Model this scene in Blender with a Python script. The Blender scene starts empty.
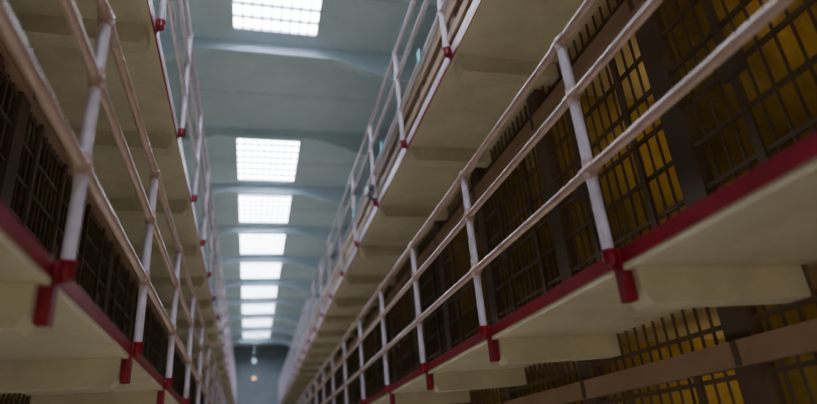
import bpy, math, random
from mathutils import Vector, Matrix
random.seed(3)
S=1.55
CZ=1.61
TH=2.37
PITCH=1.02*S
P0=1.41*S
XR, XL = 1.55, -0.69
WW=0.99
Y0,Y1=-5.0,35.0
YA,YB=Y0+0.02,Y1-0.02
CEIL=CZ+6.51

def mat(name,col,rough=0.6,col2=None,scale=6.0,spec=0.4,metal=0.0,bump=0.0,emit=None,es=0):
    m=bpy.data.materials.new(name); m.use_nodes=True
    nt=m.node_tree; b=nt.nodes['Principled BSDF']
    b.inputs['Roughness'].default_value=rough
    b.inputs['Metallic'].default_value=metal
    b.inputs['Specular IOR Level'].default_value=spec
    b.inputs['Base Color'].default_value=(*col,1)
    if col2:
        tc=nt.nodes.new('ShaderNodeTexCoord'); n=nt.nodes.new('ShaderNodeTexNoise')
        n.inputs['Scale'].default_value=scale; n.inputs['Detail'].default_value=6
        n.inputs['Roughness'].default_value=0.65
        r=nt.nodes.new('ShaderNodeValToRGB')
        r.color_ramp.elements[0].position=0.35; r.color_ramp.elements[1].position=0.68
        r.color_ramp.elements[0].color=(*col,1); r.color_ramp.elements[1].color=(*col2,1)
        nt.links.new(tc.outputs['Object'],n.inputs['Vector'])
        nt.links.new(n.outputs['Fac'],r.inputs['Fac'])
        nt.links.new(r.outputs['Color'],b.inputs['Base Color'])
        if bump:
            bp=nt.nodes.new('ShaderNodeBump'); bp.inputs['Strength'].default_value=bump
            bp.inputs['Distance'].default_value=0.02
            nt.links.new(n.outputs['Fac'],bp.inputs['Height'])
            nt.links.new(bp.outputs['Normal'],b.inputs['Normal'])
    if emit:
        b.inputs['Emission Color'].default_value=(*emit,1)
        b.inputs['Emission Strength'].default_value=es
    return m
M_cream=mat('cream_paint',(0.58,0.54,0.39),0.6,(0.46,0.42,0.30),2.5,bump=0.12)
M_red=mat('red_paint',(0.21,0.005,0.018),0.35,(0.15,0.004,0.013),9)
M_rail=mat('rail_paint',(0.46,0.33,0.29),0.35,(0.34,0.24,0.21),14,spec=0.5)
M_post=mat('post_paint',(0.52,0.47,0.56),0.4,(0.41,0.36,0.44),12,spec=0.5)
M_edge=mat('edge_skylit_tone',(0.60,0.50,0.60),0.5,(0.48,0.38,0.46),5)  # upper slab edge: skylight brightening put into the pale lilac colour
M_bar=mat('bar_paint',(0.12,0.085,0.05),0.5,(0.085,0.055,0.035),8)
M_tan=mat('tan_paint',(0.36,0.24,0.16),0.55,(0.28,0.18,0.12),3)
M_pil=mat('pilaster_paint',(0.12,0.085,0.06),0.6,(0.085,0.06,0.045),3)
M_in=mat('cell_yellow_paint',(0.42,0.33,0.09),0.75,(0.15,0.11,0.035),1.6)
M_ceil=mat('ceiling_paint',(0.59,0.75,0.83),0.7,(0.49,0.64,0.73),0.8,bump=0.1)
M_wall=mat('wall_paint',(0.22,0.27,0.30),0.7,(0.18,0.22,0.25),1.0)
M_floor=mat('floor_concrete',(0.34,0.31,0.27),0.35,(0.24,0.22,0.19),1.5)
M_frame=mat('mullion_paint',(0.40,0.43,0.50),0.5)
M_seam=mat('seam_paint',(0.42,0.53,0.60),0.6)
M_sky=mat('skylight_glass',(0.8,0.8,0.8),0.3,emit=(0.84,0.89,1.0),es=29)
M_lampb=mat('lamp_bulb',(0.8,0.7,0.5),0.4,emit=(1.0,0.40,0.12),es=3)
M_lampc=mat('lamp_bulb_cool',(0.5,0.7,0.8),0.4,emit=(0.35,0.75,1.0),es=1.6)
M_dark=mat('dark_metal',(0.05,0.05,0.055),0.4)
M_grey=mat('grey_metal',(0.22,0.23,0.26),0.4)
M_cyan=mat('cyan_tag',(0.10,0.42,0.50),0.5)
M_mattress=mat('mattress',(0.35,0.33,0.28),0.9,(0.28,0.26,0.22),5)

class MB:
    def __init__(s): s.v=[];s.f=[];s.m=[];s.mats=[];s.sm=[]
    def mi(s,m):
        if m not in s.mats: s.mats.append(m)
        return s.mats.index(m)
    def poly(s,vs,fs,m,smooth=False):
        o=len(s.v); s.v+=vs; i=s.mi(m)
        for f in fs: s.f.append([a+o for a in f]); s.m.append(i); s.sm.append(smooth)
    def box(s,x0,x1,y0,y1,z0,z1,m):
        if x0>x1:x0,x1=x1,x0
        v=[(x0,y0,z0),(x1,y0,z0),(x1,y1,z0),(x0,y1,z0),(x0,y0,z1),(x1,y0,z1),(x1,y1,z1),(x0,y1,z1)]
        s.poly(v,[(0,3,2,1),(4,5,6,7),(0,1,5,4),(1,2,6,5),(2,3,7,6),(3,0,4,7)],m)
    def cyl(s,p0,p1,r,m,n=8,r2=None):
        p0=Vector(p0);p1=Vector(p1);d=(p1-p0).normalized()
        r2=r if r2 is None else r2
        a=Vector((0,0,1)) if abs(d.z)<0.9 else Vector((1,0,0))
        u=d.cross(a).normalized();w=d.cross(u)
        v=[]
        for p,rr in((p0,r),(p1,r2)):
            for k in range(n):
                t=2*math.pi*k/n; v.append(tuple(p+(u*math.cos(t)+w*math.sin(t))*rr))
        s.poly(v,[(k,n+k,n+(k+1)%n,(k+1)%n) for k in range(n)],m,True)
        s.poly(v,[tuple(range(n)),tuple(range(2*n-1,n-1,-1))],m)
    def ball(s,c,r,m,n=10,h=6):
        v=[(c[0],c[1],c[2]+r)]
        for i in range(1,h):
            a=math.pi*i/h
            for k in range(n):
                t=2*math.pi*k/n
                v.append((c[0]+r*math.sin(a)*math.cos(t),c[1]+r*math.sin(a)*math.sin(t),c[2]+r*math.cos(a)))
        v.append((c[0],c[1],c[2]-r)); L=len(v)-1
        f=[(0,1+k,1+(k+1)%n) for k in range(n)]
        for i in range(h-2):
            b=1+i*n
            f+=[(b+k,b+n+k,b+n+(k+1)%n,b+(k+1)%n) for k in range(n)]
        b=1+(h-2)*n
        f+=[(b+k,L,b+(k+1)%n) for k in range(n)]
        s.poly(v,f,m,True)
    def prism(s,prof,y0,y1,m):
        n=len(prof)
        v=[(x,y0,z) for x,z in prof]+[(x,y1,z) for x,z in prof]
        s.poly(v,[tuple(range(n)),tuple(range(2*n-1,n-1,-1))]+[(k,n+k,n+(k+1)%n,(k+1)%n) for k in range(n)],m)
    def make(s,name,parent=None):
        me=bpy.data.meshes.new(name); me.from_pydata(s.v,[],s.f)
        for m in s.mats: me.materials.append(m)
        for p,i,sm in zip(me.polygons,s.m,s.sm): p.material_index=i; p.use_smooth=sm
        me.validate(); me.update()
        import bmesh
        bm=bmesh.new(); bm.from_mesh(me); bmesh.ops.recalc_face_normals(bm,faces=bm.faces); bm.to_mesh(me); bm.free()
        o=bpy.data.objects.new(name,me); bpy.context.collection.objects.link(o)
        if parent: o.parent=parent
        return o

def posts(s,tier):
    off=0.15 if (s<0 and tier==1) else 0.0
    return [P0+off+k*PITCH for k in range(-4,21)]
def XE(s,tier):
    if s>0: return XR
    return -0.675 if tier==1 else -0.715
ST=0.085
XWR=XR+WW; XWL=XL-WW
def walkway(s,tier):
    z=tier*TH; xe=XE(s,tier)
    b=MB(); xi=xe+s*0.045; xw=XWR if s>0 else XWL
    b.box(xi,xw,YA,YB,z-ST,z-0.001,M_cream)
    low = tier==1
    if low:
        b.box(xi-s*0.012,xi,YA,YB,z-0.060,z+0.008,M_red)
        b.box(xi-s*0.009,xi,YA,YB,z-ST-0.004,z-0.060,M_cream)
    else:
        b.box(xi-s*0.012,xi,YA,YB,z-0.060,z+0.02,M_edge)
        b.box(xi-s*0.010,xi,YA,YB,z-ST,z-0.060,M_red)
    for y in posts(s,tier):
        t=0.065
        prof=[(xi+s*0.03,z-ST),(xi+s*0.03,z-ST-0.10),(xi+s*0.07,z-ST-0.165),(xw,z-ST-0.15),(xw,z-ST)]
        b.prism(prof,y-t,y+t,M_cream)
        if low:
            b.box(xi-s*0.02,xi-s*0.012,y-0.030,y+0.030,z-ST-0.14,z+0.005,M_red)
            b.box(xi-s*0.012,xi+s*0.0295,y-0.030,y+0.030,z-ST-0.14,z-ST-0.005,M_red)
        else:
            b.box(xi-s*0.02,xi-s*0.012,y-0.03,y+0.03,z-ST,z+0.005,M_red)
    return b.make('walkway')
def railing(s,tier):
    z=tier*TH; xe=XE(s,tier)
    b=MB()
    hs=[0.42,0.84,1.18]; rm=M_rail if tier==1 else M_post; pm=M_post
    for h in hs: b.cyl((xe,YA,z+h),(xe,YB,z+h),0.0235,rm,12)
    for y in posts(s,tier):
        b.cyl((xe,y,z-0.03),(xe,y,z+1.18),0.026,pm,12)
        for h in hs:
            b.ball((xe,y,z+h),0.036,rm,12,8)
            b.cyl((xe,y-0.055,z+h),(xe,y+0.055,z+h),0.030,rm,12)
            b.cyl((xe,y,z+h-0.05),(xe,y,z+h+(0.05 if h<1.1 else 0)),0.031,rm,12)
        b.cyl((xe,y,z-0.04),(xe,y,z+0.005),0.033,M_red,12)
        b.ball((xe,y,z-0.04),0.033,M_red,12,8)
        b.cyl((xe,y,z-0.03),(xe+s*0.03,y,z-0.03),0.031,M_red,12)
        b.cyl((xe,y,z),(xe,y,z+0.012),0.038,M_red,12)
        b.cyl((xe+s*0.014,y,z-0.03),(xe+s*0.024,y,z-0.03),0.050,M_red,12)
        b.cyl((xe+s*0.010,y-0.038,z-0.03),(xe+s*0.014,y-0.038,z-0.03),0.008,M_red,6)
    return b.make('guard_railing')
cellY=[P0+k*PITCH+0.27*S for k in range(-4,21)]
def cells(s,tier):
    z=tier*TH
    b=MB(); xw=XWR if s>0 else XWL; D=2.3; zt=z+TH; zb=zt-ST
    xb=xw+s*D
    x=lambda o: xw+s*o
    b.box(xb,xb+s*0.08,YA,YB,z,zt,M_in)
    b.box(x(0.001),xb,YA,YB,zb,zt,M_cream)
    if tier==2:
        b.box(x(-0.06),x(0),YA,YB,zb-0.05,zt+0.05,M_tan)
    b.box(x(-0.07),x(0.05),YA,YB,zt-0.475,zt-0.345,M_tan)
    b.box(x(-0.02),x(0.03),YA,YB,z,z+0.06,M_bar)
    for i,y in enumerate(cellY):
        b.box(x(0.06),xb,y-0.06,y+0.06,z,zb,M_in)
        b.box(x(-0.03),x(0.06),y-0.09,y+0.09,z,zb,M_pil)
        b.box(x(-0.078),x(-0.07),y-0.02,y+0.02,zt-0.475,zt-0.345,M_pil)
        if i==0: continue
        a=cellY[i-1]+0.09; e=y-0.09
        n=14
        for k in range(1,n):
            yy=a+(e-a)*k/n
            b.cyl((x(0.0),yy,z),(x(0.0),yy,zb),0.010,M_bar,6)
        for h in (0.25,0.52,0.79,1.06,1.33,1.60,1.85,2.12):
            b.box(x(-0.012),x(0.012),a,e,z+h-0.013,z+h+0.013,M_bar)
        for yy in (a+0.30,e-0.42):
            b.box(x(-0.035),x(-0.012),yy-0.025,yy+0.025,z,zt-0.475,M_bar)
        b.box(x(-0.05),x(-0.015),e-0.50,e-0.36,z+0.98,z+1.14,M_pil)
        b.box(x(0.35),xb,y-0.78,y-0.06,z+0.42,z+0.46,M_bar)
        b.box(x(0.38),xb,y-0.76,y-0.08,z+0.46,z+0.56,M_mattress)
        b.box(x(D-0.25),xb,a+0.1,e-0.1,z+1.62,z+1.65,M_bar)
    return b.make('prison_cell_row')
for s in(1,-1):
    for t in range(3):
        cells(s,t)
        if t: walkway(s,t); railing(s,t)

OL=XWL-2.4; OR=XWR+2.4
def single(name,fn):
    b=MB(); fn(b); return b.make(name)
single('floor',lambda b:b.box(OL-.1,OR+.1,Y0,Y1,-0.1,0,M_floor))
single('wall_left',lambda b:b.box(OL-.2,OL,Y0,Y1,0,CEIL+0.5,M_wall))
single('wall_right',lambda b:b.box(OR,OR+.2,Y0,Y1,0,CEIL+0.5,M_wall))
single('wall_back',lambda b:b.box(OL-.2,OR+.2,Y0-.2,Y0,0,CEIL+0.5,M_wall))
single('wall_far',lambda b:b.box(OL-.2,OR+.2,Y1,Y1+.2,0,CEIL+0.5,M_wall))
SX0,SX1=-0.40,0.93
ends=[7.81+2.77*k for k in range(-4,10)]
SLEN=2.05
sk=[e for i,e in enumerate(ends) if i-4!=1 and e-SLEN>Y0]
CT=0.05
def ceil(b):
    b.box(OL-.2,SX0,Y0,Y1,CEIL,CEIL+CT,M_ceil)
    b.box(SX1,OR+.2,Y0,Y1,CEIL,CEIL+CT,M_ceil)
    y=Y0
    for e in sk:
        b.box(SX0,SX1,y,e-SLEN,CEIL,CEIL+CT,M_ceil); y=e
    b.box(SX0,SX1,y,Y1,CEIL,CEIL+CT,M_ceil)
single('ceiling',ceil)
for e in sk:
    b=MB(); y0=e-SLEN; h=CEIL+CT+0.001
    b.box(SX0-.05,SX1+.05,y0-.05,e+.05,h,h+.03,M_sky)
    for k in range(0,10):
        xx=SX0+(SX1-SX0)*k/9; b.box(xx-.014,xx+.014,y0,e,h-.04,h,M_frame)
    for k in range(0,8):
        yy=y0+SLEN*k/7; b.box(SX0,SX1,yy-.022,yy+.022,h-.05,h,M_frame)
    b.make('skylight')
for e in ends:
    y=e+0.36
    if y<Y0+0.2 or y>Y1-.3: continue
    b=MB()
    d=0.20
    prof=[(OL,CEIL),(OL,CEIL-.55),(-1.85,CEIL-.55),(-0.75,CEIL-d),(1.25,CEIL-d),(2.35,CEIL-.55),(OR,CEIL-.55),(OR,CEIL)]
    b.prism(prof,y-.08,y+.08,M_ceil)
    b.make('ceiling_beam')
def seams(b):
    for e in ends:
        b.box(OL,SX0-.1,e-1.012,e-.988,CEIL-.008,CEIL,M_seam)
        b.box(SX1+.1,OR,e-1.012,e-.988,CEIL-.008,CEIL,M_seam)
    b.box(SX0,SX1,ends[5]-1.012,ends[5]-0.988,CEIL-.008,CEIL,M_seam)
single('ceiling_trim',seams)

def lamp(x,y,z,m):
    b=MB()
    b.cyl((x,y,z+.12),(x,y,CEIL),0.008,M_grey,6)
    b.cyl((x,y,z+.02),(x,y,z+.14),0.13,M_grey,14,0.04)
    b.ball((x,y,z),0.08,m)
    b.make('pendant_lamp')
lamp(0.16,30,6.44,M_lampc)
lamp(0.19,32,5.9,M_lampb)
b=MB()
yc=P0+3*PITCH-0.15; xc=XR-0.09
b.box(xc-.05,xc+.05,yc-.08,yc+.10,2*TH+0.03,2*TH+.13,M_grey)
b.cyl((xc,yc-.13,2*TH+.08),(xc,yc-.08,2*TH+.08),0.035,M_dark,12)
b.cyl((xc,yc+.03,2*TH-.02),(xc+.1,yc+.03,2*TH-.02),0.015,M_dark,8)
b.cyl((xc,yc+.03,2*TH-.02),(xc,yc+.03,2*TH+.03),0.015,M_dark,8)
b.make('security_camera')
for yy in(4.4,6.2,8.3):
    b=MB(); b.box(XR-.045,XR-.03,yy-.04,yy+.04,2*TH+.34,2*TH+.48,M_cyan)
    b.make('tier_tag')

def light(kind,loc,e,col,size=0.2,rot=None,sy=None):
    l=bpy.data.lights.new(kind.lower()+'_light',kind); l.energy=e; l.color=col
    if kind=='AREA':
        l.size=size
        if sy: l.shape='RECTANGLE'; l.size_y=sy
    else: l.shadow_soft_size=size
    o=bpy.data.objects.new(l.name,l); o.location=loc
    if rot: o.rotation_euler=rot
    bpy.context.collection.objects.link(o)
for i,f in((2,.8),(3,.9),(4,1.2),(5,.45),(6,.8),(8,.9),(10,.9)):
    for t in(0,1,2):
        yc=(cellY[i]+cellY[i+1])/2
        light('POINT',(XWR+1.2,yc,t*TH+1.9),5.0*f,(1.0,0.66,0.26),0.08)
for yc,e in((2.5,9),(5.5,8),(9,8),(14,8),(20,8)):
    light('AREA',(0.43,yc,0.15),e,(1.0,0.84,0.62),1.5,(math.pi,0,0),2.5)  # added upward fill along the floor, warms the slab undersides
light('AREA',(0.43,-3.6,1.1),46,(1.0,0.86,0.66),1.2,(math.radians(100),0,0),1.2)  # added fill behind the camera, brightens the bracket faces

w=bpy.data.worlds.new('World'); bpy.context.scene.world=w; w.use_nodes=True
w.node_tree.nodes['Background'].inputs[0].default_value=(0.5,0.6,0.7,1)
w.node_tree.nodes['Background'].inputs[1].default_value=0.3

f=582.0
fw=Vector((-160.5,268,f)).normalized()
up=Vector((-120.5,-1337,f)); up=(up-fw*up.dot(fw)).normalized()
rt=fw.cross(up).normalized()
if rt.x<0: rt=-rt
W=lambda v: Vector((v.dot(rt),v.dot(fw),v.dot(up)))
cx=W(Vector((1,0,0))); cy=W(Vector((0,-1,0))); cz=W(Vector((0,0,-1)))
cam=bpy.data.cameras.new('camera'); co=bpy.data.objects.new('camera',cam)
bpy.context.collection.objects.link(co)
m=Matrix(((cx.x,cy.x,cz.x,0),(cx.y,cy.y,cz.y,0),(cx.z,cy.z,cz.z,CZ),(0,0,0,1)))
co.matrix_world=m
cam.sensor_width=36; cam.lens=f/817*36; cam.clip_start=0.05
cam.dof.use_dof=True; cam.dof.focus_distance=4.0; cam.dof.aperture_fstop=0.65
bpy.context.scene.camera=co
